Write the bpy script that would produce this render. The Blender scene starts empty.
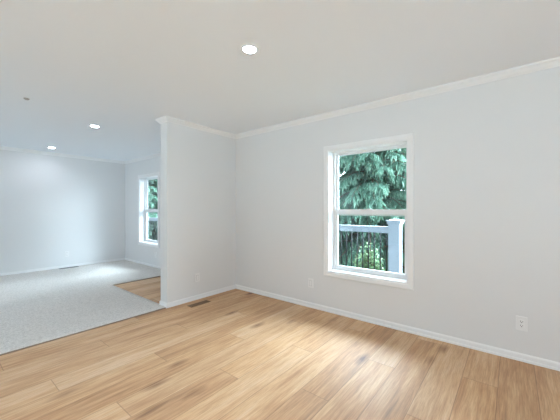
import bpy, bmesh, math, random
from mathutils import Vector, Matrix
random.seed(7)
S = bpy.context.scene
COL = S.collection

# ------------------------------------------------------------ camera, sky, exposure
cam_d = bpy.data.cameras.new('camera')
cam_d.sensor_width = 36.0
cam_d.lens = 287.0 / 560.0 * 36.0
cam_d.shift_y = -0.0014
cam_d.clip_start = 0.02
cam = bpy.data.objects.new('camera', cam_d)
COL.objects.link(cam)
cam.location = (0, 0, 1.262)
cam.rotation_euler = (math.pi / 2, 0, math.atan2(-0.7778, 0.6287))
S.camera = cam

SKY_LOW, SKY_TOP = 1.9, 5.5      # overcast: brighter overhead than at the horizon
VEIL = 54.0                       # extra brightness of the cloud in front of the sun
VEIL_DIR = Vector((0.78, -0.18, 0.56)).normalized()
world = bpy.data.worlds.new('overcast_sky')
S.world = world
world.use_nodes = True
wn, wl = world.node_tree.nodes, world.node_tree.links
wn.clear()
w_out = wn.new('ShaderNodeOutputWorld')
w_bg = wn.new('ShaderNodeBackground')
w_tc = wn.new('ShaderNodeTexCoord')
w_sep = wn.new('ShaderNodeSeparateXYZ')
def w_range(src, f0, f1, t0, t1, smooth=False):
    nd = wn.new('ShaderNodeMapRange')
    nd.interpolation_type = 'SMOOTHSTEP' if smooth else 'LINEAR'
    for k, v in (('From Min', f0), ('From Max', f1), ('To Min', t0), ('To Max', t1)):
        nd.inputs[k].default_value = v
    wl.new(src, nd.inputs['Value'])
    return nd.outputs['Result']
w_dot = wn.new('ShaderNodeVectorMath'); w_dot.operation = 'DOT_PRODUCT'
w_dot.inputs[1].default_value = VEIL_DIR
w_add = wn.new('ShaderNodeMath'); w_add.operation = 'ADD'
w_bg.inputs['Color'].default_value = (0.80, 0.905, 1.08, 1)
wl.new(w_tc.outputs['Generated'], w_sep.inputs[0])
wl.new(w_tc.outputs['Generated'], w_dot.inputs[0])
wl.new(w_range(w_sep.outputs['Z'], 0.0, 0.8, SKY_LOW, SKY_TOP), w_add.inputs[0])
wl.new(w_range(w_dot.outputs['Value'], 0.50, 1.0, 0.0, VEIL, True), w_add.inputs[1])
wl.new(w_add.outputs[0], w_bg.inputs['Strength'])
wl.new(w_bg.outputs[0], w_out.inputs[0])

S.view_settings.view_transform = 'Standard'
S.view_settings.look = 'None'
S.view_settings.exposure = -0.11
S.view_settings.gamma = 1.0
S.view_settings.use_curve_mapping = False
S.cycles.use_denoising = True
S.cycles.diffuse_bounces = 8
S.cycles.max_bounces = 14
S.cycles.transparent_max_bounces = 16
S.cycles.caustics_reflective = False
S.cycles.caustics_refractive = False
S.cycles.sample_clamp_indirect = 6.0

LAMP = 245.0          # radiance of the recessed lamps' lenses

# ------------------------------------------------------------ dimensions (metres)
XW, YP, YP2, XE, YF = 3.12, 3.43, 3.59, 1.945, 7.45
XL, YB, H = -3.8, -2.2, 2.44
TW = 0.17             # outer wall thickness
YI = 5.13             # far edge of the bare wood inset in the carpet

# ------------------------------------------------------------ materials
def new_mat(name, color=(0.8, 0.8, 0.8), rough=0.5, spec=0.5, metal=0.0):
    m = bpy.data.materials.new(name)
    m.use_nodes = True
    b = m.node_tree.nodes['Principled BSDF']
    b.inputs['Base Color'].default_value = (*color, 1)
    b.inputs['Roughness'].default_value = rough
    b.inputs['Specular IOR Level'].default_value = spec
    b.inputs['Metallic'].default_value = metal
    return m

class NT:
    """small helper around one node tree"""
    def __init__(self, m):
        self.n, self.l = m.node_tree.nodes, m.node_tree.links
        self.b = self.n.get('Principled BSDF')
    def put(self, kind, **kw):
        nd = self.n.new(kind)
        for k, v in kw.items():
            setattr(nd, k, v)
        return nd
    def val(self, sock, v):
        if hasattr(v, 'is_output') or hasattr(v, 'links'):
            self.l.new(v, sock)
        else:
            sock.default_value = v
    def math(self, op, a, b=None, c=None):
        nd = self.put('ShaderNodeMath', operation=op)
        self.val(nd.inputs[0], a)
        if b is not None: self.val(nd.inputs[1], b)
        if c is not None: self.val(nd.inputs[2], c)
        return nd.outputs[0]
    def xyz(self, x, y, z):
        nd = self.put('ShaderNodeCombineXYZ')
        for s, v in zip(nd.inputs, (x, y, z)): self.val(s, v)
        return nd.outputs[0]
    def noise(self, vec, scale, detail=3.0, rough=0.5):
        nd = self.put('ShaderNodeTexNoise')
        self.val(nd.inputs['Vector'], vec)
        nd.inputs['Scale'].default_value = scale
        nd.inputs['Detail'].default_value = detail
        nd.inputs['Roughness'].default_value = rough
        return nd.outputs['Fac']
    def white(self, vec):
        nd = self.put('ShaderNodeTexWhiteNoise', noise_dimensions='3D')
        self.val(nd.inputs['Vector'], vec)
        return nd.outputs['Value']
    def ramp(self, fac, stops):
        nd = self.put('ShaderNodeValToRGB')
        self.val(nd.inputs['Fac'], fac)
        cr = nd.color_ramp
        while len(cr.elements) < len(stops): cr.elements.new(0.5)
        for e, (p, c) in zip(cr.elements, stops):
            e.position = p
            e.color = (*c, 1)
        return nd.outputs['Color']
    def mix(self, fac, a, b, mode='MIX'):
        nd = self.put('ShaderNodeMix', data_type='RGBA', blend_type=mode)
        self.val(nd.inputs[0], fac)
        for i, v in ((6, a), (7, b)):
            if isinstance(v, tuple): v = (*v, 1)
            self.val(nd.inputs[i], v)
        return nd.outputs[2]
    def bump(self, h, strength, dist):
        nd = self.put('ShaderNodeBump')
        nd.inputs['Strength'].default_value = strength
        nd.inputs['Distance'].default_value = dist
        self.l.new(h, nd.inputs['Height'])
        self.l.new(nd.outputs[0], self.b.inputs['Normal'])
    def pos(self):
        return self.put('ShaderNodeNewGeometry').outputs['Position']
    def obj(self):
        return self.put('ShaderNodeTexCoord').outputs['Object']

def wall_paint(name, color, rough=0.55):
    m = new_mat(name, color, rough, 0.3)
    t = NT(m)
    p = t.pos()
    t.bump(t.noise(p, 90.0, 2.0), 0.12, 0.002)
    return m

M = {}
M['wall'] = wall_paint('wall_paint', (0.755, 0.760, 0.764))
M['ceiling'] = wall_paint('ceiling_paint', (0.865, 0.905, 0.95), 0.8)
M['trim'] = new_mat('trim_paint', (0.86, 0.865, 0.87), 0.35, 0.4)
M['vinyl'] = new_mat('window_vinyl', (0.84, 0.85, 0.86), 0.3, 0.5)
M['plate'] = new_mat('outlet_plastic', (0.83, 0.83, 0.83), 0.3, 0.5)
M['slot'] = new_mat('dark_slot', (0.03, 0.03, 0.03), 0.6)
M['composite'] = new_mat('white_composite', (0.31, 0.33, 0.36), 0.45, 0.4)
M['black_metal'] = new_mat('black_metal', (0.010, 0.014, 0.014), 0.6, 0.2)
M['brown_metal'] = new_mat('brown_register', (0.21, 0.115, 0.05), 0.4, 0.5)
M['grey_metal'] = new_mat('grey_register', (0.22, 0.22, 0.21), 0.45, 0.5)
M['pale_metal'] = new_mat('pale_metal', (0.45, 0.45, 0.45), 0.5, 0.4)
M['strip'] = new_mat('transition_strip', (0.27, 0.19, 0.13), 0.4, 0.5)
M['siding'] = new_mat('siding', (0.55, 0.57, 0.58), 0.7, 0.3)
M['bounce_cutting_siding'] = new_mat('bounce_cutting_siding', (0.20, 0.22, 0.24), 0.7, 0.3)
M['roofing'] = new_mat('roofing', (0.10, 0.10, 0.11), 0.9, 0.2)
M['trim_ring'] = new_mat('lamp_trim', (0.86, 0.86, 0.86), 0.4, 0.4)

lens = bpy.data.materials.new('lamp_lens')
lens.use_nodes = True
lb = lens.node_tree.nodes['Principled BSDF']
lb.inputs['Base Color'].default_value = (0.9, 0.9, 0.9, 1)
lb.inputs['Emission Color'].default_value = (0.88, 0.945, 1.06, 1)
lb.inputs['Emission Strength'].default_value = LAMP
M['lens'] = lens

# window glass: thin clear pane, Fresnel reflection over straight transmission
g = bpy.data.materials.new('window_glass')
g.use_nodes = True
gn, gl = g.node_tree.nodes, g.node_tree.links
gn.clear()
go = gn.new('ShaderNodeOutputMaterial'); gm = gn.new('ShaderNodeMixShader')
gt = gn.new('ShaderNodeBsdfTransparent'); gg = gn.new('ShaderNodeBsdfGlossy'); gf = gn.new('ShaderNodeLayerWeight')
gt.inputs['Color'].default_value = (0.90, 0.96, 0.94, 1)
gg.inputs['Roughness'].default_value = 0.02
gf.inputs['Blend'].default_value = 0.5
gp = gn.new('ShaderNodeMath'); gp.operation = 'POWER'; gp.inputs[1].default_value = 5.0
gq = gn.new('ShaderNodeMath'); gq.operation = 'MULTIPLY_ADD'; gq.inputs[1].default_value = 0.9; gq.inputs[2].default_value = 0.035
gl.new(gf.outputs['Facing'], gp.inputs[0]); gl.new(gp.outputs[0], gq.inputs[0])
gl.new(gq.outputs[0], gm.inputs[0]); gl.new(gt.outputs[0], gm.inputs[1]); gl.new(gg.outputs[0], gm.inputs[2])
gl.new(gm.outputs[0], go.inputs[0])
M['glass'] = g

def make_wood():
    m = new_mat('oak_planks', rough=0.3, spec=0.5)
    t = NT(m)
    sep = t.put('ShaderNodeSeparateXYZ'); t.l.new(t.pos(), sep.inputs[0])
    x, y = sep.outputs['X'], sep.outputs['Y']
    v = t.math('DIVIDE', t.math('SUBTRACT', y, 0.078), 0.215)
    row = t.math('FLOOR', v)
    fv = t.math('FRACT', v)
    off = t.math('MULTIPLY', t.math('FRACT', t.math('MULTIPLY', row, 0.37)), 1.83)
    u = t.math('DIVIDE', t.math('ADD', t.math('SUBTRACT', x, 2.545), off), 1.83)
    col = t.math('FLOOR', u)
    fu = t.math('FRACT', u)
    pid = t.xyz(row, col, 0.0)
    r1 = t.white(pid)
    r2 = t.white(t.xyz(col, row, 4.7))
    # grain: stretched along the plank, shifted plank by plank
    sh = t.math('MULTIPLY', r1, 37.0)
    warp = t.noise(t.xyz(t.math('MULTIPLY', x, 1.3), t.math('ADD', t.math('MULTIPLY', y, 5.0), sh), r2), 1.0, 2.0)
    yy = t.math('ADD', y, t.math('MULTIPLY', warp, 0.045))
    g_fine = t.noise(t.xyz(t.math('MULTIPLY', x, 9.0), t.math('ADD', t.math('MULTIPLY', yy, 260.0), sh), sh), 1.0, 4.0, 0.65)
    g_mid = t.noise(t.xyz(t.math('MULTIPLY', x, 2.6), t.math('ADD', t.math('MULTIPLY', yy, 48.0), sh), sh), 1.0, 5.0, 0.65)
    g_big = t.noise(t.xyz(t.math('MULTIPLY', x, 1.6), t.math('ADD', t.math('MULTIPLY', y, 9.0), sh), sh), 1.0, 3.0)
    tone = t.math('ADD', t.math('MULTIPLY', r1, 0.22),
                  t.math('ADD', t.math('MULTIPLY', g_mid, 0.62), t.math('MULTIPLY', g_big, 0.50)))
    c = t.ramp(tone, [(0.38, (0.225, 0.104, 0.042)), (0.54, (0.450, 0.232, 0.100)),
                      (0.70, (0.620, 0.375, 0.195)), (0.92, (0.730, 0.515, 0.330))])
    c = t.mix(t.math('MULTIPLY', r2, 0.30), c, (0.54, 0.36, 0.23))
    fine = t.ramp(g_fine, [(0.36, (0.70, 0.64, 0.58)), (0.56, (1, 1, 1))])
    c = t.mix(0.7, c, fine, 'MULTIPLY')
    # knots: dark elongated eyes with a softer halo
    vo = t.put('ShaderNodeTexVoronoi'); vo.inputs['Scale'].default_value = 1.0
    t.l.new(t.xyz(t.math('MULTIPLY', x, 1.7), t.math('MULTIPLY', yy, 4.6), 0.3), vo.inputs['Vector'])
    knot = t.ramp(t.math('ADD', vo.outputs['Distance'], t.math('MULTIPLY', g_mid, 0.16)),
                  [(0.13, (0.27, 0.20, 0.15)), (0.19, (0.58, 0.50, 0.45)), (0.32, (1, 1, 1))])
    c = t.mix(t.math('GREATER_THAN', t.white(vo.outputs['Position']), 0.45), c, t.mix(1.0, c, knot, 'MULTIPLY'))
    # bevelled seams
    e1 = t.math('MULTIPLY', t.math('MINIMUM', fv, t.math('SUBTRACT', 1.0, fv)), 0.215)
    e2 = t.math('MULTIPLY', t.math('MINIMUM', fu, t.math('SUBTRACT', 1.0, fu)), 1.83)
    e = t.math('MINIMUM', e1, e2)
    mr = t.put('ShaderNodeMapRange'); t.l.new(e, mr.inputs['Value'])
    mr.inputs['From Max'].default_value = 0.0035
    seam = mr.outputs['Result']
    c = t.mix(seam, t.mix(1.0, c, (0.50, 0.43, 0.37), 'MULTIPLY'), c)
    t.l.new(c, t.b.inputs['Base Color'])
    rr = t.math('ADD', 0.52, t.math('MULTIPLY', g_fine, 0.10))
    t.l.new(rr, t.b.inputs['Roughness'])
    h = t.math('ADD', seam, t.math('MULTIPLY', g_fine, 0.25))
    t.bump(h, 0.18, 0.0012)
    t.b.inputs['Coat Weight'].default_value = 0.0
    t.b.inputs['Coat Roughness'].default_value = 0.48
    t.b.inputs['Coat IOR'].default_value = 1.6
    return m
M['wood'] = make_wood()
M['wood'].node_tree.nodes['Principled BSDF'].inputs['Specular IOR Level'].default_value = 0.62

def make_carpet():
    m = new_mat('carpet_pile', (0.5, 0.49, 0.47), 0.95, 0.1)
    t = NT(m)
    p = t.pos()
    n1 = t.noise(p, 120.0, 3.0, 0.7)
    n2 = t.noise(p, 48.0, 3.0, 0.6)
    f = t.math('ADD', t.math('MULTIPLY', n1, 0.6), t.math('MULTIPLY', n2, 0.4))
    t.l.new(t.ramp(f, [(0.33, (0.47, 0.435, 0.40)), (0.5, (0.73, 0.685, 0.64)), (0.68, (0.90, 0.86, 0.82))]), t.b.inputs['Base Color'])
    t.b.inputs['Sheen Weight'].default_value = 0.25
    t.bump(t.math('ADD', n1, t.math('MULTIPLY', n2, 0.6)), 0.9, 0.012)
    return m
M['carpet'] = make_carpet()

def translucent(t, m, fac):
    """leaves let some light through"""
    src = t.b.inputs['Base Color'].links[0].from_socket
    tr = t.put('ShaderNodeBsdfTranslucent'); mx = t.put('ShaderNodeMixShader')
    t.l.new(src, tr.inputs['Color']); mx.inputs[0].default_value = fac
    t.l.new(t.b.outputs[0], mx.inputs[1]); t.l.new(tr.outputs[0], mx.inputs[2])
    t.l.new(mx.outputs[0], t.n['Material Output'].inputs['Surface'])

def make_foliage():
    m = new_mat('conifer_needles', rough=0.55, spec=0.3)
    t = NT(m)
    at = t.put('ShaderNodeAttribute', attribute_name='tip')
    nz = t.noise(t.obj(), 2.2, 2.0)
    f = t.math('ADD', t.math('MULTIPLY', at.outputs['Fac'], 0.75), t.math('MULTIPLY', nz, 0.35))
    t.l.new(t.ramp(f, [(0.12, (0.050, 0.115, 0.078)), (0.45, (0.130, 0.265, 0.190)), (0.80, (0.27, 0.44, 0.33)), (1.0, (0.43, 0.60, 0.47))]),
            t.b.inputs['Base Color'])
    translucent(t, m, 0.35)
    return m
M['foliage'] = make_foliage()

def make_leaf():
    m = new_mat('shrub_leaves', rough=0.5, spec=0.3)
    t = NT(m)
    at = t.put('ShaderNodeAttribute', attribute_name='tip')
    t.l.new(t.ramp(at.outputs['Fac'], [(0.0, (0.03, 0.085, 0.045)), (1.0, (0.14, 0.25, 0.09))]), t.b.inputs['Base Color'])
    return m
M['leaf'] = make_leaf()

def make_bark():
    m = new_mat('bark', rough=0.9, spec=0.1)
    t = NT(m)
    mp = t.put('ShaderNodeMapping'); mp.inputs['Scale'].default_value = (9, 9, 1.5)
    t.l.new(t.obj(), mp.inputs['Vector'])
    n = t.noise(mp.outputs[0], 2.0, 5.0, 0.65)
    t.l.new(t.ramp(n, [(0.3, (0.055, 0.038, 0.027)), (0.7, (0.19, 0.14, 0.105))]), t.b.inputs['Base Color'])
    t.bump(n, 0.8, 0.03)
    return m
M['bark'] = make_bark()

def make_ground():
    m = new_mat('gravel_ground', rough=0.95, spec=0.1)
    t = NT(m)
    n = t.noise(t.pos(), 9.0, 6.0, 0.7)
    t.l.new(t.ramp(n, [(0.3, (0.07, 0.09, 0.06)), (0.7, (0.17, 0.18, 0.15))]), t.b.inputs['Base Color'])
    return m
M['ground'] = make_ground()
M['bounce_slab'] = new_mat('pale_bounce_slab', (0.66, 0.67, 0.67), 0.85, 0.2)

def make_shingles():
    m = new_mat('shingles', rough=0.9, spec=0.1)
    t = NT(m)
    br = t.put('ShaderNodeTexBrick')
    mp = t.put('ShaderNodeMapping'); mp.inputs['Rotation'].default_value = (0, 0, math.pi / 2)
    t.l.new(t.obj(), mp.inputs['Vector']); t.l.new(mp.outputs[0], br.inputs['Vector'])
    br.inputs['Scale'].default_value = 1.0
    br.inputs['Brick Width'].default_value = 0.4; br.inputs['Row Height'].default_value = 0.16
    br.inputs['Mortar Size'].default_value = 0.018
    br.inputs['Color1'].default_value = (0.13, 0.14, 0.17, 1); br.inputs['Color2'].default_value = (0.19, 0.20, 0.23, 1)
    br.inputs['Mortar'].default_value = (0.03, 0.03, 0.035, 1)
    t.l.new(br.outputs['Color'], t.b.inputs['Base Color'])
    return m
M['shingle'] = make_shingles()

def make_deckboards():
    m = new_mat('deck_boards', (0.33, 0.32, 0.31), 0.7, 0.3)
    t = NT(m)
    sep = t.put('ShaderNodeSeparateXYZ'); t.l.new(t.pos(), sep.inputs[0])
    fx = t.math('FRACT', t.math('DIVIDE', sep.outputs['X'], 0.14))
    gap = t.math('GREATER_THAN', t.math('MINIMUM', fx, t.math('SUBTRACT', 1.0, fx)), 0.025)
    n = t.noise(t.xyz(t.math('MULTIPLY', sep.outputs['X'], 40.0), sep.outputs['Y'], 0.0), 1.0, 3.0)
    c = t.ramp(n, [(0.3, (0.15, 0.15, 0.15)), (0.7, (0.23, 0.23, 0.23))])
    t.l.new(t.mix(gap, (0.02, 0.02, 0.02), c), t.b.inputs['Base Color'])
    return m
M['deck'] = make_deckboards()

# ------------------------------------------------------------ mesh helpers
def link(name, bm, mat, parent=None, smooth=False):
    me = bpy.data.meshes.new(name)
    bmesh.ops.recalc_face_normals(bm, faces=bm.faces)
    bm.to_mesh(me); bm.free()
    if smooth:
        for p in me.polygons: p.use_smooth = True
    me.materials.append(mat)
    o = bpy.data.objects.new(name, me)
    COL.objects.link(o)
    if parent is not None: o.parent = parent
    return o

def box(bm, x0, x1, y0, y1, z0, z1, bevel=0.0):
    vs = [bm.verts.new((x, y, z)) for x in (x0, x1) for y in (y0, y1) for z in (z0, z1)]
    fs = [(0, 1, 3, 2), (4, 6, 7, 5), (0, 4, 5, 1), (2, 3, 7, 6), (0, 2, 6, 4), (1, 5, 7, 3)]
    faces = [bm.faces.new([vs[i] for i in f]) for f in fs]
    if bevel > 0:
        es = list({e for f in faces for e in f.edges})
        bmesh.ops.bevel(bm, geom=es, offset=bevel, segments=2, profile=0.5, affect='EDGES')

def lathe(bm, prof, seg=40, cx=0.0, cy=0.0):
    """prof: list of (radius, z); closed when radius is 0"""
    rings = []
    for r, z in prof:
        if r < 1e-6:
            rings.append([bm.verts.new((cx, cy, z))])
        else:
            rings.append([bm.verts.new((cx + r * math.cos(2 * math.pi * i / seg), cy + r * math.sin(2 * math.pi * i / seg), z)) for i in range(seg)])
    for a, b in zip(rings, rings[1:]):
        for i in range(seg):
            j = (i + 1) % seg
            if len(a) == 1 and len(b) == 1: continue
            if len(a) == 1: bm.faces.new((a[0], b[i], b[j]))
            elif len(b) == 1: bm.faces.new((a[i], a[j], b[0]))
            else: bm.faces.new((a[i], a[j], b[j], b[i]))

def tube(bm, pts, radii, seg=8):
    prev = None
    for k, p in enumerate(pts):
        p = Vector(p)
        d = Vector(pts[min(k + 1, len(pts) - 1)]) - Vector(pts[max(k - 1, 0)])
        d.normalize()
        a = d.orthogonal().normalized(); b = d.cross(a)
        if prev is not None:
            a = (prev - d * prev.dot(d)).normalized(); b = d.cross(a)
        prev = a
        ring = [bm.verts.new(p + radii[k] * (a * math.cos(2 * math.pi * i / seg) + b * math.sin(2 * math.pi * i / seg))) for i in range(seg)]
        if k:
            for i in range(seg):
                j = (i + 1) % seg
                bm.faces.new((last[i], last[j], ring[j], ring[i]))
        else:
            bm.faces.new(ring)
        last = ring
    bm.faces.new(last)

def structure(o):
    o['kind'] = 'structure'
    return o

def empty(name, loc=(0, 0, 0), rz=0.0):
    o = bpy.data.objects.new(name, None)
    o.empty_display_size = 0.1
    COL.objects.link(o)
    o.location = loc
    o.rotation_euler = (0, 0, rz)
    return o

def tag(o, label, cat, group=None):
    o['label'] = label; o['category'] = cat
    if group: o['group'] = group
    return o

def copy_tree(o, parent=None):
    c = o.copy(); COL.objects.link(c)
    if parent is not None: c.parent = parent
    for ch in list(o.children):
        copy_tree(ch, c)
    return c

# ------------------------------------------------------------ the shell
def wall_with_openings(name, u0, u1, z0, z1, openings, place, mat):
    """boxes around rectangular openings; place(u0,u1,z0,z1) -> box bounds"""
    bm = bmesh.new()
    cuts = sorted(openings)
    u = u0
    for a, b, c, d in cuts:
        box(bm, *place(u, a, z0, z1))
        box(bm, *place(a, b, z0, c))
        box(bm, *place(a, b, d, z1))
        u = b
    box(bm, *place(u, u1, z0, z1))
    return structure(link(name, bm, mat))

WIN1 = (0.834, 1.756, 0.500, 1.975)
WIN2 = (5.860, 6.690, 0.500, 1.985)
WIN3 = (-3.5, 0.9, 0.10, 2.10)     # unseen picture window behind the camera, enlarged for daylight (back wall, along X)
WIN4 = (-1.5, 1.9, 0.30, 2.05)     # unseen window left of the camera, widened for daylight (along Y)
WIN5 = (4.7, 6.7, 0.30, 2.05)      # unseen left window of the carpeted room, width set for daylight (along Y)

wall_with_openings('wall_right', YB - TW, YF + TW, -0.05, H + 0.05, [WIN1, WIN2], lambda a, b, c, d: (XW, XW + TW, a, b, c, d), M['wall'])
wall_with_openings('wall_left', YB - TW, YF + TW, -0.05, H + 0.05, [WIN4, WIN5], lambda a, b, c, d: (XL - TW, XL, a, b, c, d), M['wall'])
wall_with_openings('wall_back', XL, XW, -0.05, H + 0.05, [WIN3], lambda a, b, c, d: (a, b, YB - TW, YB, c, d), M['wall'])
bm = bmesh.new(); box(bm, XL, XW, YF, YF + TW, -0.05, H + 0.05)
structure(link('wall_far', bm, M['wall']))
bm = bmesh.new(); box(bm, XE, XW, YP, YP2, 0, H, 0.004)
structure(link('wall_partition', bm, M['wall']))
bm = bmesh.new(); box(bm, XL - TW, XW + TW, YB - TW, YF + TW, H, H + 0.12)
structure(link('ceiling', bm, M['ceiling']))
bm = bmesh.new(); box(bm, XL - TW, XW + TW, YB - TW, YF + TW, -0.15, 0.0)
structure(link('floor', bm, M['wood']))

# wall-to-wall carpet, an L around the bare wood inset; soft rounded edge, tufted surface
def carpet():
    bm = bmesh.new()
    T, st = 0.013, 0.06
    def patch(x0, x1, y0, y1):
        nx, ny = max(1, round((x1 - x0) / st)), max(1, round((y1 - y0) / st))
        gv = [[bm.verts.new((x0 + (x1 - x0) * i / nx, y0 + (y1 - y0) * j / ny, T + random.uniform(-0.0015, 0.0015))) for j in range(ny + 1)] for i in range(nx + 1)]
        for i in range(nx):
            for j in range(ny):
                bm.faces.new((gv[i][j], gv[i + 1][j], gv[i + 1][j + 1], gv[i][j + 1]))
    patch(XL, XE, YP, YI)
    patch(XL, XE, YI, YF)
    patch(XE, XW, YI, YF)
    bmesh.ops.remove_doubles(bm, verts=bm.verts, dist=0.0022)
    edges = [e for e in bm.edges if e.is_boundary]
    r = bmesh.ops.extrude_edge_only(bm, edges=edges)
    for v in [q for q in r['geom'] if isinstance(q, bmesh.types.BMVert)]:
        v.co.z = 0.0
    return structure(link('floor_carpet', bm, M['carpet'], smooth=True))
carpet()

# thin metal edge strips where carpet meets wood
def strip(name, x0, x1, y0, y1):
    bm = bmesh.new(); box(bm, x0, x1, y0, y1, 0.0, 0.012, 0.004)
    return structure(link(name, bm, M['strip']))
strip('trim_1', XL, XE - 0.02, YP - 0.010, YP + 0.008)
strip('trim_2', XE - 0.005, XW, YI - 0.012, YI + 0.012)

# baseboards and crown moulding: mitred sweeps along the inside of the room
LOOP = [(XL, YB), (XW, YB), (XW, YP), (XE, YP), (XE, YP2), (XW, YP2), (XW, YF), (XL, YF)]
SIDES = ['back', 'right', 'partition', 'partition_end', 'partition_rear', 'right_far', 'far', 'left']
BASE = [(0, 0), (0.014, 0), (0.014, 0.018), (0.0095, 0.021), (0.0095, 0.050), (0.006, 0.058), (0.003, 0.063), (0, 0.063)]
CROWN = [(0, H - 0.060), (0.008, H - 0.060), (0.010, H - 0.052), (0.018, H - 0.045), (0.033, H - 0.022), (0.043, H - 0.016), (0.045, H - 0.008), (0.045, H), (0, H)]
def sweep(name, i, prof):
    n = len(LOOP)
    P = [Vector(LOOP[(i + k) % n]) for k in (-1, 0, 1, 2)]
    def nrm(a, b):
        d = (b - a).normalized(); return Vector((-d.y, d.x))
    n0, n1, n2 = nrm(P[0], P[1]), nrm(P[1], P[2]), nrm(P[2], P[3])
    m0 = (n0 + n1) / (1 + n0.dot(n1)); m1 = (n1 + n2) / (1 + n1.dot(n2))
    bm = bmesh.new()
    A = [bm.verts.new((*(P[1] + m0 * d), z)) for d, z in prof]
    B = [bm.verts.new((*(P[2] + m1 * d), z)) for d, z in prof]
    for k in range(len(prof)):
        j = (k + 1) % len(prof)
        bm.faces.new((A[k], A[j], B[j], B[k]))
    bm.faces.new(A); bm.faces.new(B)
    return structure(link(name, bm, M['trim']))
for i, s in enumerate(SIDES):
    sweep('baseboard_' + s, i, BASE)
    sweep('trim_%d' % (i + 3), i, CROWN)

# ------------------------------------------------------------ windows (local: x across, y outward, z up; origin at floor, wall's inner face)
def window(name, w, z0, z1, loc, rz, sashes=1, portal=True):
    root = structure(empty(name, loc, rz))
    a, b = -w / 2, w / 2
    def ring(nm, x0, x1, c0, c1, wx, wz0, wz1, y0, y1, mat, parent, bev=0.0):
        bm = bmesh.new()
        box(bm, x0, x0 + wx, y0, y1, c0, c1, bev); box(bm, x1 - wx, x1, y0, y1, c0, c1, bev)
        box(bm, x0 + wx, x1 - wx, y0, y1, c1 - wz1, c1, bev); box(bm, x0 + wx, x1 - wx, y0, y1, c0, c0 + wz0, bev)
        return link(nm, bm, mat, parent)
    # picture-frame casing with a stepped inner edge
    bm = bmesh.new()
    cw = 0.060
    prof = [(-0.004, 0), (-0.004, -0.010), (0.010, -0.012), (0.014, -0.016), (0.052, -0.019), (cw, -0.015), (cw, 0)]
    corners = [(a, z0, -1, -1), (b, z0, 1, -1), (b, z1, 1, 1), (a, z1, -1, 1)]
    rings = [[bm.verts.new((x + sx * d, y, z + sz * d)) for d, y in prof] for x, z, sx, sz in corners]
    for k in range(4):
        r, q = rings[k], rings[(k + 1) % 4]
        for i in range(len(prof)):
            j = (i + 1) % len(prof)
            bm.faces.new((r[i], r[j], q[j], q[i]))
    link('casing', bm, M['trim'], root)
    ring('jamb', a, b, z0, z1, 0.008, 0.010, 0.008, 0.0, 0.115, M['trim'], root)
    fr = ring('window_frame', a, b, z0, z1, 0.030, 0.028, 0.022, 0.112, TW + 0.015, M['vinyl'], root, 0.002)
    n = sashes
    for k in range(n):
        x0 = a + 0.030 + (w - 0.06) * k / n
        x1 = a + 0.030 + (w - 0.06) * (k + 1) / n
        if k: 
            bm = bmesh.new(); box(bm, x0 - 0.02, x0 + 0.02, 0.112, TW + 0.015, z0 + 0.02, z1 - 0.02)
            link('mullion', bm, M['vinyl'], root)
            x0 += 0.02
        if k < n - 1: x1 -= 0.02
        zm = 1.222
        up = ring('upper_sash', x0, x1, zm - 0.038, z1 - 0.022, 0.024, 0.034, 0.022, 0.150, 0.176, M['vinyl'], root, 0.002)
        lo = ring('lower_sash', x0, x1, z0 + 0.028, zm + 0.038, 0.034, 0.034, 0.058, 0.122, 0.148, M['vinyl'], root, 0.002)
        bm = bmesh.new(); box(bm, x0 + 0.018, x1 - 0.018, 0.161, 0.165, zm - 0.02, z1 - 0.036); link('glass_pane', bm, M['glass'], up)
        bm = bmesh.new(); box(bm, x0 + 0.028, x1 - 0.028, 0.133, 0.137, z0 + 0.05, zm + 0.0); link('glass_pane', bm, M['glass'], lo)
        bm = bmesh.new(); xm = (x0 + x1) / 2
        box(bm, xm - 0.03, xm + 0.03, 0.124, 0.146, zm + 0.037, zm + 0.041, 0.001); box(bm, xm - 0.006, xm + 0.022, 0.126, 0.140, zm + 0.041, zm + 0.045, 0.001)
        link('sash_lock', bm, M['vinyl'], lo)
    if portal:
        ld = bpy.data.lights.new('daylight_portal', 'AREA')
        ld.shape = 'RECTANGLE'; ld.size = w; ld.size_y = z1 - z0
        ld.cycles.is_portal = True
        lo_ = bpy.data.objects.new('daylight_portal', ld); COL.objects.link(lo_)
        lo_.parent = root
        lo_.location = (0, TW + 0.03, (z0 + z1) / 2); lo_.rotation_euler = (-math.pi / 2, 0, 0)
    return root

def win(name, op, side, sashes=1):
    c, w = (op[0] + op[1]) / 2, op[1] - op[0]
    loc, rz = {'right': ((XW, c, 0), -math.pi / 2), 'left': ((XL, c, 0), math.pi / 2), 'back': ((c, YB, 0), math.pi)}[side]
    return window(name, w, op[2], op[3], loc, rz, sashes)
win('window_1', WIN1, 'right')
win('window_2', WIN2, 'right')
win('window_3', WIN3, 'back', 3)
win('window_4', WIN4, 'left', 2)
win('window_5', WIN5, 'left', 3)

# ------------------------------------------------------------ outside: ground, deck, railing, neighbour, trees
GZ = -0.75
bm = bmesh.new()
N = 40
gv = [[bm.verts.new((-30 + 75 * i / N, -30 + 75 * j / N, GZ + random.uniform(-0.03, 0.03))) for j in range(N + 1)] for i in range(N + 1)]
for i in range(N):
    for j in range(N):
        bm.faces.new((gv[i][j], gv[i + 1][j], gv[i + 1][j + 1], gv[i][j + 1]))
structure(link('ground', bm, M['ground'], smooth=True))
bm = bmesh.new(); box(bm, XW + TW + 0.005, 5.16, 1.30, 12.2, -0.13, -0.02)
structure(link('deck', bm, M['deck']))
bm = bmesh.new(); box(bm, -14.0, XL - TW - 0.02, -14.0, 16.0, GZ + 0.05, -0.16); box(bm, XL - TW - 0.02, 14.0, -14.0, YB - TW - 0.02, GZ + 0.05, -0.16)
structure(link('bounce_slab', bm, M['bounce_slab']))  # unseen pale slab, added to bounce daylight through the windows onto the ceiling
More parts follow.
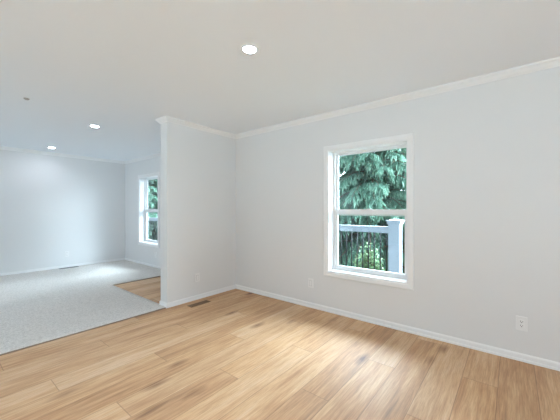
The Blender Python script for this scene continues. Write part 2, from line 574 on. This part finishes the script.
# unseen eaves over the windows, made deep to shade the railing
bm = bmesh.new()
box(bm, XW + TW, XW + TW + 1.30, YB - 0.6, YF + 5.0, H + 0.06, H + 0.12)
box(bm, XW + TW + 1.28, XW + TW + 1.32, YB - 0.6, YF + 5.0, H - 0.02, H + 0.16)
structure(link('shading_eave', bm, M['trim']))
# unseen dark cladding on the window wall, added to bounce less onto the railing
wall_with_openings('wall_outside', YB - TW, 12.4, -0.5, H + 0.06, [(a - 0.0, b + 0.0, c - 0.0, d + 0.0) for a, b, c, d in (WIN1, WIN2)], lambda a, b, c, d: (XW + TW + 0.001, XW + TW + 0.014, a, b, c, d), M['bounce_cutting_siding'])

rail = tag(empty('deck_railing', (5.0, 1.534, -0.02)), 'white composite deck railing with black round balusters outside the windows', 'railing')
PW = 0.178
posts = [1.9 * k for k in range(6)]
def rail_post(y):
    bm = bmesh.new()
    box(bm, -PW / 2, PW / 2, y - PW / 2, y + PW / 2, 0.0, 1.04, 0.004)
    po = link('post', bm, M['composite'], rail)
    bm = bmesh.new()
    c = PW / 2
    box(bm, -c - 0.018, c + 0.018, y - c - 0.018, y + c + 0.018, 1.035, 1.075, 0.003)
    box(bm, -c - 0.034, c + 0.034, y - c - 0.034, y + c + 0.034, 1.075, 1.098, 0.003)
    vs = [bm.verts.new((sx * (c + 0.02), y + sy * (c + 0.02), 1.098)) for sx, sy in ((-1, -1), (1, -1), (1, 1), (-1, 1))]
    ap = bm.verts.new((0, y, 1.122))
    for i in range(4): bm.faces.new((vs[i], vs[(i + 1) % 4], ap))
    link('post_cap', bm, M['composite'], po)
    bm = bmesh.new(); box(bm, -c - 0.015, c + 0.015, y - c - 0.015, y + c + 0.015, 0.0, 0.05, 0.004)
    link('post_skirt', bm, M['composite'], po)
for y in posts: rail_post(y)
bal_mesh = None
for k in range(5):
    y0, y1 = posts[k] + PW / 2, posts[k + 1] - PW / 2
    bm = bmesh.new(); box(bm, -0.045, 0.045, y0, y1, 0.955, 0.985, 0.006); box(bm, -0.03, 0.03, y0, y1, 0.872, 0.957, 0.004)
    link('top_rail', bm, M['composite'], rail)
    bm = bmesh.new(); box(bm, -0.03, 0.03, y0, y1, 0.09, 0.185, 0.006)
    link('bottom_rail', bm, M['composite'], rail)
    nb = 16
    for q in range(nb):
        y = y0 + (y1 - y0) * (q + 0.55) / (nb + 0.1)
        if bal_mesh is None:
            bm = bmesh.new(); lathe(bm, [(0, 0.18), (0.011, 0.18), (0.011, 0.88), (0, 0.88)], 10)
            o = link('baluster', bm, M['black_metal'], rail, True); bal_mesh = o.data
        else:
            o = bpy.data.objects.new('baluster', bal_mesh); COL.objects.link(o); o.parent = rail
        o.location = (0, y, 0)

# neighbour's low house beyond the trees
nh = tag(empty('neighbour_house', (22.2, 1.8, GZ)), 'grey shingled roof of a low house beyond the trees', 'house')
bm = bmesh.new(); box(bm, -2.2, 2.2, -4.0, 4.0, 0, 2.1); link('house_wall', bm, M['siding'], nh)
bm = bmesh.new()
for s in (-1, 1):
    a = [bm.verts.new(p) for p in ((s * 2.7, -4.3, 1.95), (s * 2.7, 4.3, 1.95), (0, 4.3, 3.35), (0, -4.3, 3.35))]
    b = [bm.verts.new(v.co + Vector((0, 0, 0.1))) for v in a]
    for i in range(4):
        j = (i + 1) % 4
        bm.faces.new((a[i], a[j], b[j], b[i]))
    bm.faces.new(a); bm.faces.new(b)
link('roof', bm, M['shingle'], nh)

# conifers: tapered trunk, drooping boughs carrying hanging sprays
def conifer_meshes(seed, height, spread, gap=None):
    R = random.Random(seed)
    bm = bmesh.new()
    pts = [(0.03 * math.sin(k), 0.03 * math.cos(k * 1.7), height * k / 9) for k in range(10)]
    rad = [0.19 * (1 - k / 9.5) + 0.008 for k in range(10)]
    rad[0] *= 1.35
    tube(bm, pts, rad, 12)
    verts, faces, tips = [], [], []
    def blade(p, d, side, L, W, t):
        i = len(verts)
        verts.extend((p - side * W * 0.5, p + side * W * 0.5, p + d * L * 0.6 + side * W * 0.55, p + d * L, p + d * L * 0.6 - side * W * 0.55))
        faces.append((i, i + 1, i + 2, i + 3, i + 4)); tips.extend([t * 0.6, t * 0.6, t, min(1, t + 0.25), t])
    nb = int(height * 38)
    for b in range(nb):
        h = 0.35 + (height - 0.5) * (b + R.uniform(-2, 3)) / nb
        frac = h / height
        if gap and gap[0] < h < gap[1] and abs((az - gap[2] + math.pi) % (2 * math.pi) - math.pi) < gap[3]: continue
        L = spread * (1 - frac) ** 0.85 * R.uniform(0.78, 1.12) + 0.15
        az = b * 2.39996 + R.uniform(-0.6, 0.6)
        rise = R.uniform(0.02, 0.30) + 0.5 * frac
        droop = R.uniform(0.30, 0.75)
        dx, dy = math.cos(az), math.sin(az)
        def at(s):
            return Vector((dx * L * s, dy * L * s, h + L * (rise * s - droop * s * s)))
        n = 7
        tube(bm, [at(s / n) for s in range(n + 1)], [0.022 * (1 - s / (n + 0.6)) * (0.5 + L / 3) + 0.003 for s in range(n + 1)], 5)
        nt = max(5, int(L * 17))
        bt = R.uniform(-0.15, 0.2)
        for k in range(nt):
            s = 0.14 + 0.86 * (k + R.random()) / nt
            base = at(s)
            tang = (at(min(1, s + 0.05)) - at(s - 0.05)).normalized()
            lat = Vector((-dy, dx, 0))
            for sg in (-1, 1):
                tl = (0.20 + 0.36 * (1 - s) * min(1, L / 1.6) + 0.08 * R.random())
                d = (tang * R.uniform(0.5, 0.9) + lat * sg * R.uniform(0.5, 1.0) + Vector((0, 0, -R.uniform(0.05, 0.45)))).normalized()
                nblade = 9
                for q in range(nblade):
                    f = (q + R.random() * 0.8) / nblade
                    p = base + d * tl * f + Vector((0, 0, -0.22 * tl * f * f))
                    bd = (d * R.uniform(0.2, 0.8) + Vector((R.uniform(-0.45, 0.45), R.uniform(-0.45, 0.45), -R.uniform(0.6, 1.5)))).normalized()
                    sd = bd.cross(Vector((R.uniform(-1, 1), R.uniform(-1, 1), R.uniform(-0.3, 0.3)))).normalized()
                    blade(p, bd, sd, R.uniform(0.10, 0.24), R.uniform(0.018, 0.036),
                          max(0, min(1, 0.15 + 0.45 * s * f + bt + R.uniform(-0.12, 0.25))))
    me = bpy.data.meshes.new('foliage')
    me.from_pydata([tuple(v) for v in verts], [], faces)
    at_ = me.attributes.new('tip', 'FLOAT', 'POINT')
    at_.data.foreach_set('value', tips)
    me.materials.append(M['foliage'])
    return bm, me

def conifer(seed, height, spread, loc, label, rz=0.0, gap=None):
    bm, me = conifer_meshes(seed, height, spread, gap)
    root = tag(empty('conifer_tree', loc, rz), label, 'tree', 'conifers beyond the deck')
    link('trunk', bm, M['bark'], root, True)
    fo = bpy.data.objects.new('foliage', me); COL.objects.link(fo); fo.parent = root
    return root
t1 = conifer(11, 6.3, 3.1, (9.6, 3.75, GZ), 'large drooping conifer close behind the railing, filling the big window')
t2 = conifer(23, 7.0, 2.9, (13.9, 11.6, GZ), 'conifer standing farther off behind the large drooping one')
def tree_copy(src, loc, rz, label, sc=1.0):
    c = copy_tree(src); c.location = loc; c.rotation_euler = (0, 0, rz); c.scale = (sc, sc, sc); c['label'] = label
    return c
tree_copy(t2, (8.6, 17.2, GZ), 1.3, 'conifer beyond the deck seen through the narrow window of the carpeted room', 1.0)
tree_copy(t1, (17.0, 6.3, GZ), 2.2, 'conifer beside the grey shingled roof', 0.85)
tree_copy(t1, (12.0, 22.5, GZ), 4.0, 'conifer standing farther off behind the one in the narrow window', 1.1)

for x, y, rz, sc in ((27.5, 4.0, 0.5, 0.9), (26.0, 11.5, 1.9, 0.85), (25.0, 17.2, 3.1, 0.85), (25.5, 23.5, 4.4, 0.9), (19.0, 29.0, 5.2, 1.0)):
    tree_copy(t2, (x, y, GZ), rz, 'distant conifer in the row behind the nearer ones', sc)
def shrub(seed, loc, r, h, label):
    R = random.Random(seed)
    root = tag(empty('leafy_shrub', loc), label, 'shrub', 'shrubs below the deck')
    bm = bmesh.new()
    verts, faces, tips = [], [], []
    for b in range(46):
        az, e = R.uniform(0, 6.28), R.uniform(0.35, 1.5)
        L = R.uniform(0.7, 1.0)
        end = Vector((math.cos(az) * math.cos(e) * r * L, math.sin(az) * math.cos(e) * r * L, math.sin(e) * h * L))
        mid = end * 0.5 + Vector((0, 0, 0.12 * h))
        tube(bm, [(0, 0, 0), tuple(mid), tuple(end)], [0.014, 0.009, 0.003], 5)
        for q in range(60):
            s = R.uniform(0.25, 1.0)
            p = (mid * (2 * s) if s < 0.5 else mid.lerp(end, 2 * s - 1)) + Vector((R.gauss(0, 0.07), R.gauss(0, 0.07), R.gauss(0, 0.07)))
            d = Vector((R.gauss(0, 1), R.gauss(0, 1), R.gauss(0.2, 0.8))).normalized()
            sd = d.orthogonal().normalized()
            i = len(verts); Lf, W = R.uniform(0.05, 0.09), R.uniform(0.025, 0.045)
            verts.extend((p, p + d * Lf * 0.5 + sd * W * 0.5, p + d * Lf, p + d * Lf * 0.5 - sd * W * 0.5))
            faces.append((i, i + 1, i + 2, i + 3)); tips.extend([max(0, min(1, 0.35 * s + R.uniform(0, 0.65)))] * 4)
    link('stem', bm, M['bark'], root)
    me = bpy.data.meshes.new('foliage'); me.from_pydata([tuple(v) for v in verts], [], faces)
    at_ = me.attributes.new('tip', 'FLOAT', 'POINT'); at_.data.foreach_set('value', tips)
    me.materials.append(M['leaf'])
    fo = bpy.data.objects.new('foliage', me); COL.objects.link(fo); fo.parent = root
    return root
shrub(3, (6.2, 2.45, GZ), 0.42, 1.3, 'bright green leafy shrub behind the black balusters')
shrub(5, (6.6, 10.9, GZ), 0.7, 1.4, 'leafy shrub behind the railing in the narrow window')

# ------------------------------------------------------------ recessed lamps
def make_lamp():
    root = empty('recessed_light', (0, 0, H))
    bm = bmesh.new()
    lathe(bm, [(0.0, -0.002), (0.044, -0.002), (0.046, -0.005), (0.048, -0.008), (0.058, -0.005), (0.060, 0.0), (0.0, 0.0)], 48)
    link('trim_ring', bm, M['trim_ring'], root, True)
    bm = bmesh.new()
    lathe(bm, [(0.0, -0.0095), (0.033, -0.009), (0.044, -0.0055), (0.044, -0.003), (0.0, -0.003)], 48)
    link('lens', bm, M['lens'], root, True)
    return root
lamp0 = make_lamp()
lamps = [(1.50, 1.50, 'glowing round recessed light in the ceiling of the wood-floored room'),
         (1.51, 4.59, 'glowing round recessed light above the carpet, just past the partition'),
         (1.52, 6.83, 'glowing round recessed light above the carpet, close to the far wall'),
         (1.50, -1.25, 'round recessed light in the ceiling close to the back wall, on the window side'),
         (-1.70, 1.50, 'round recessed light in the wood-floored room on the side away from the window'),
         (-1.70, -1.25, 'round recessed light in the ceiling near the back corner'),
         (-1.70, 4.59, 'round recessed light over the carpet, nearer row by the outer wall'),
         (-1.70, 6.83, 'round recessed light over the carpet in the far outer corner')]
for i, (x, y, lab) in enumerate(lamps):
    o = lamp0 if i == 0 else copy_tree(lamp0)
    o.location = (x, y, H)
    tag(o, lab, 'light', 'recessed ceiling lights')

# small pale cap on the ceiling
bm = bmesh.new()
lathe(bm, [(0, -0.014), (0.014, -0.013), (0.022, -0.008), (0.026, 0.0), (0, 0.0)], 24)
o = link('ceiling_cap', bm, M['pale_metal'], None, True); o.location = (0.68, 4.02, H)
tag(o, 'tiny grey round cap on the ceiling above the carpet edge', 'ceiling cap')

# ------------------------------------------------------------ outlets (local: x across, -y into the room)
def make_outlet():
    root = empty('wall_outlet')
    bm = bmesh.new(); box(bm, -0.037, 0.037, -0.0085, 0.0, -0.0585, 0.0585, 0.002)
    link('faceplate', bm, M['plate'], root)
    for s in (-1, 1):
        bm = bmesh.new(); box(bm, -0.0165, 0.0165, -0.0105, -0.007, s * 0.0165 - 0.0162, s * 0.0165 + 0.0162, 0.001)
        rc = link('receptacle', bm, M['plate'], root)
        bm = bmesh.new()
        zc = s * 0.0165 + 0.003
        box(bm, -0.0085, -0.0055, -0.0109, -0.009, zc - 0.004, zc + 0.005)
        box(bm, 0.0055, 0.0085, -0.0109, -0.009, zc - 0.003, zc + 0.004)
        box(bm, -0.003, 0.003, -0.0109, -0.009, zc - 0.013, zc - 0.007)
        link('slots', bm, M['slot'], rc)
    return root
def make_plain_plate():
    root = empty('wall_outlet')
    bm = bmesh.new(); box(bm, -0.037, 0.037, -0.0085, 0.0, -0.0585, 0.0585, 0.002)
    link('faceplate', bm, M['plate'], root)
    bm = bmesh.new(); box(bm, -0.0185, 0.0185, -0.0088, -0.0083, -0.0355, 0.0355)
    link('gasket', bm, M['pale_metal'], root)
    bm = bmesh.new(); box(bm, -0.0158, 0.0158, -0.0108, -0.0086, -0.0328, 0.0328, 0.001)
    link('receptacle', bm, M['plate'], root)
    return root
def put_plate(o, loc, rz, label):
    o.location = loc; o.rotation_euler = (0, 0, rz)
    tag(o, label, 'outlet', 'wall outlets')
put_plate(make_outlet(), (XW, -0.062, 0.312), -math.pi / 2, 'white wall outlet with dark slots on the window wall, farthest from the room corner')
plain = make_plain_plate()
for i, (loc, rz, lab) in enumerate([
        ((XW, 2.010, 0.313), -math.pi / 2, 'plain white outlet plate between the room corner and the big window'),
        ((2.395, YP, 0.305), 0.0, 'plain white outlet plate on the partition above the brown floor register'),
        ((1.920, YF, 0.300), 0.0, 'plain white outlet plate on the far wall of the carpeted room'),
        ((XW, 5.955, 0.280), -math.pi / 2, 'plain white outlet plate below the narrow window in the carpeted room')]):
    put_plate(plain if i == 0 else copy_tree(plain), loc, rz, lab)

# ------------------------------------------------------------ floor registers
def register(loc, L, W, z, mat, label):
    root = tag(empty('floor_register', loc), label, 'vent', 'floor registers')
    bm = bmesh.new()
    e = 0.014
    box(bm, -L / 2, L / 2, -W / 2, -W / 2 + e, 0, z, 0.0015); box(bm, -L / 2, L / 2, W / 2 - e, W / 2, 0, z, 0.0015)
    box(bm, -L / 2, -L / 2 + e, -W / 2 + e, W / 2 - e, 0, z, 0.0015); box(bm, L / 2 - e, L / 2, -W / 2 + e, W / 2 - e, 0, z, 0.0015)
    link('frame', bm, mat, root)
    bm = bmesh.new(); box(bm, -L / 2 + e, L / 2 - e, -W / 2 + e, W / 2 - e, 0.0002, 0.0008)
    link('duct_opening', bm, M['slot'], root)
    bm = bmesh.new()
    n = 14
    for k in range(n):
        x = -L / 2 + e + (L - 2 * e) * (k + 0.5) / n
        box(bm, x - 0.0035, x + 0.0035, -W / 2 + e, W / 2 - e, 0.0008, z * 0.75)
    box(bm, -L / 2 + e, L / 2 - e, -0.004, 0.004, 0.0008, z * 0.8)
    link('louver_grille', bm, mat, root)
    return root
register((2.30, 3.245, 0.0), 0.30, 0.10, 0.006, M['brown_metal'], 'brown slotted floor register in the wood floor at the foot of the partition')
register((1.93, 7.345, 0.0145), 0.34, 0.11, 0.006, M['grey_metal'], 'grey floor register in the carpet along the far wall')
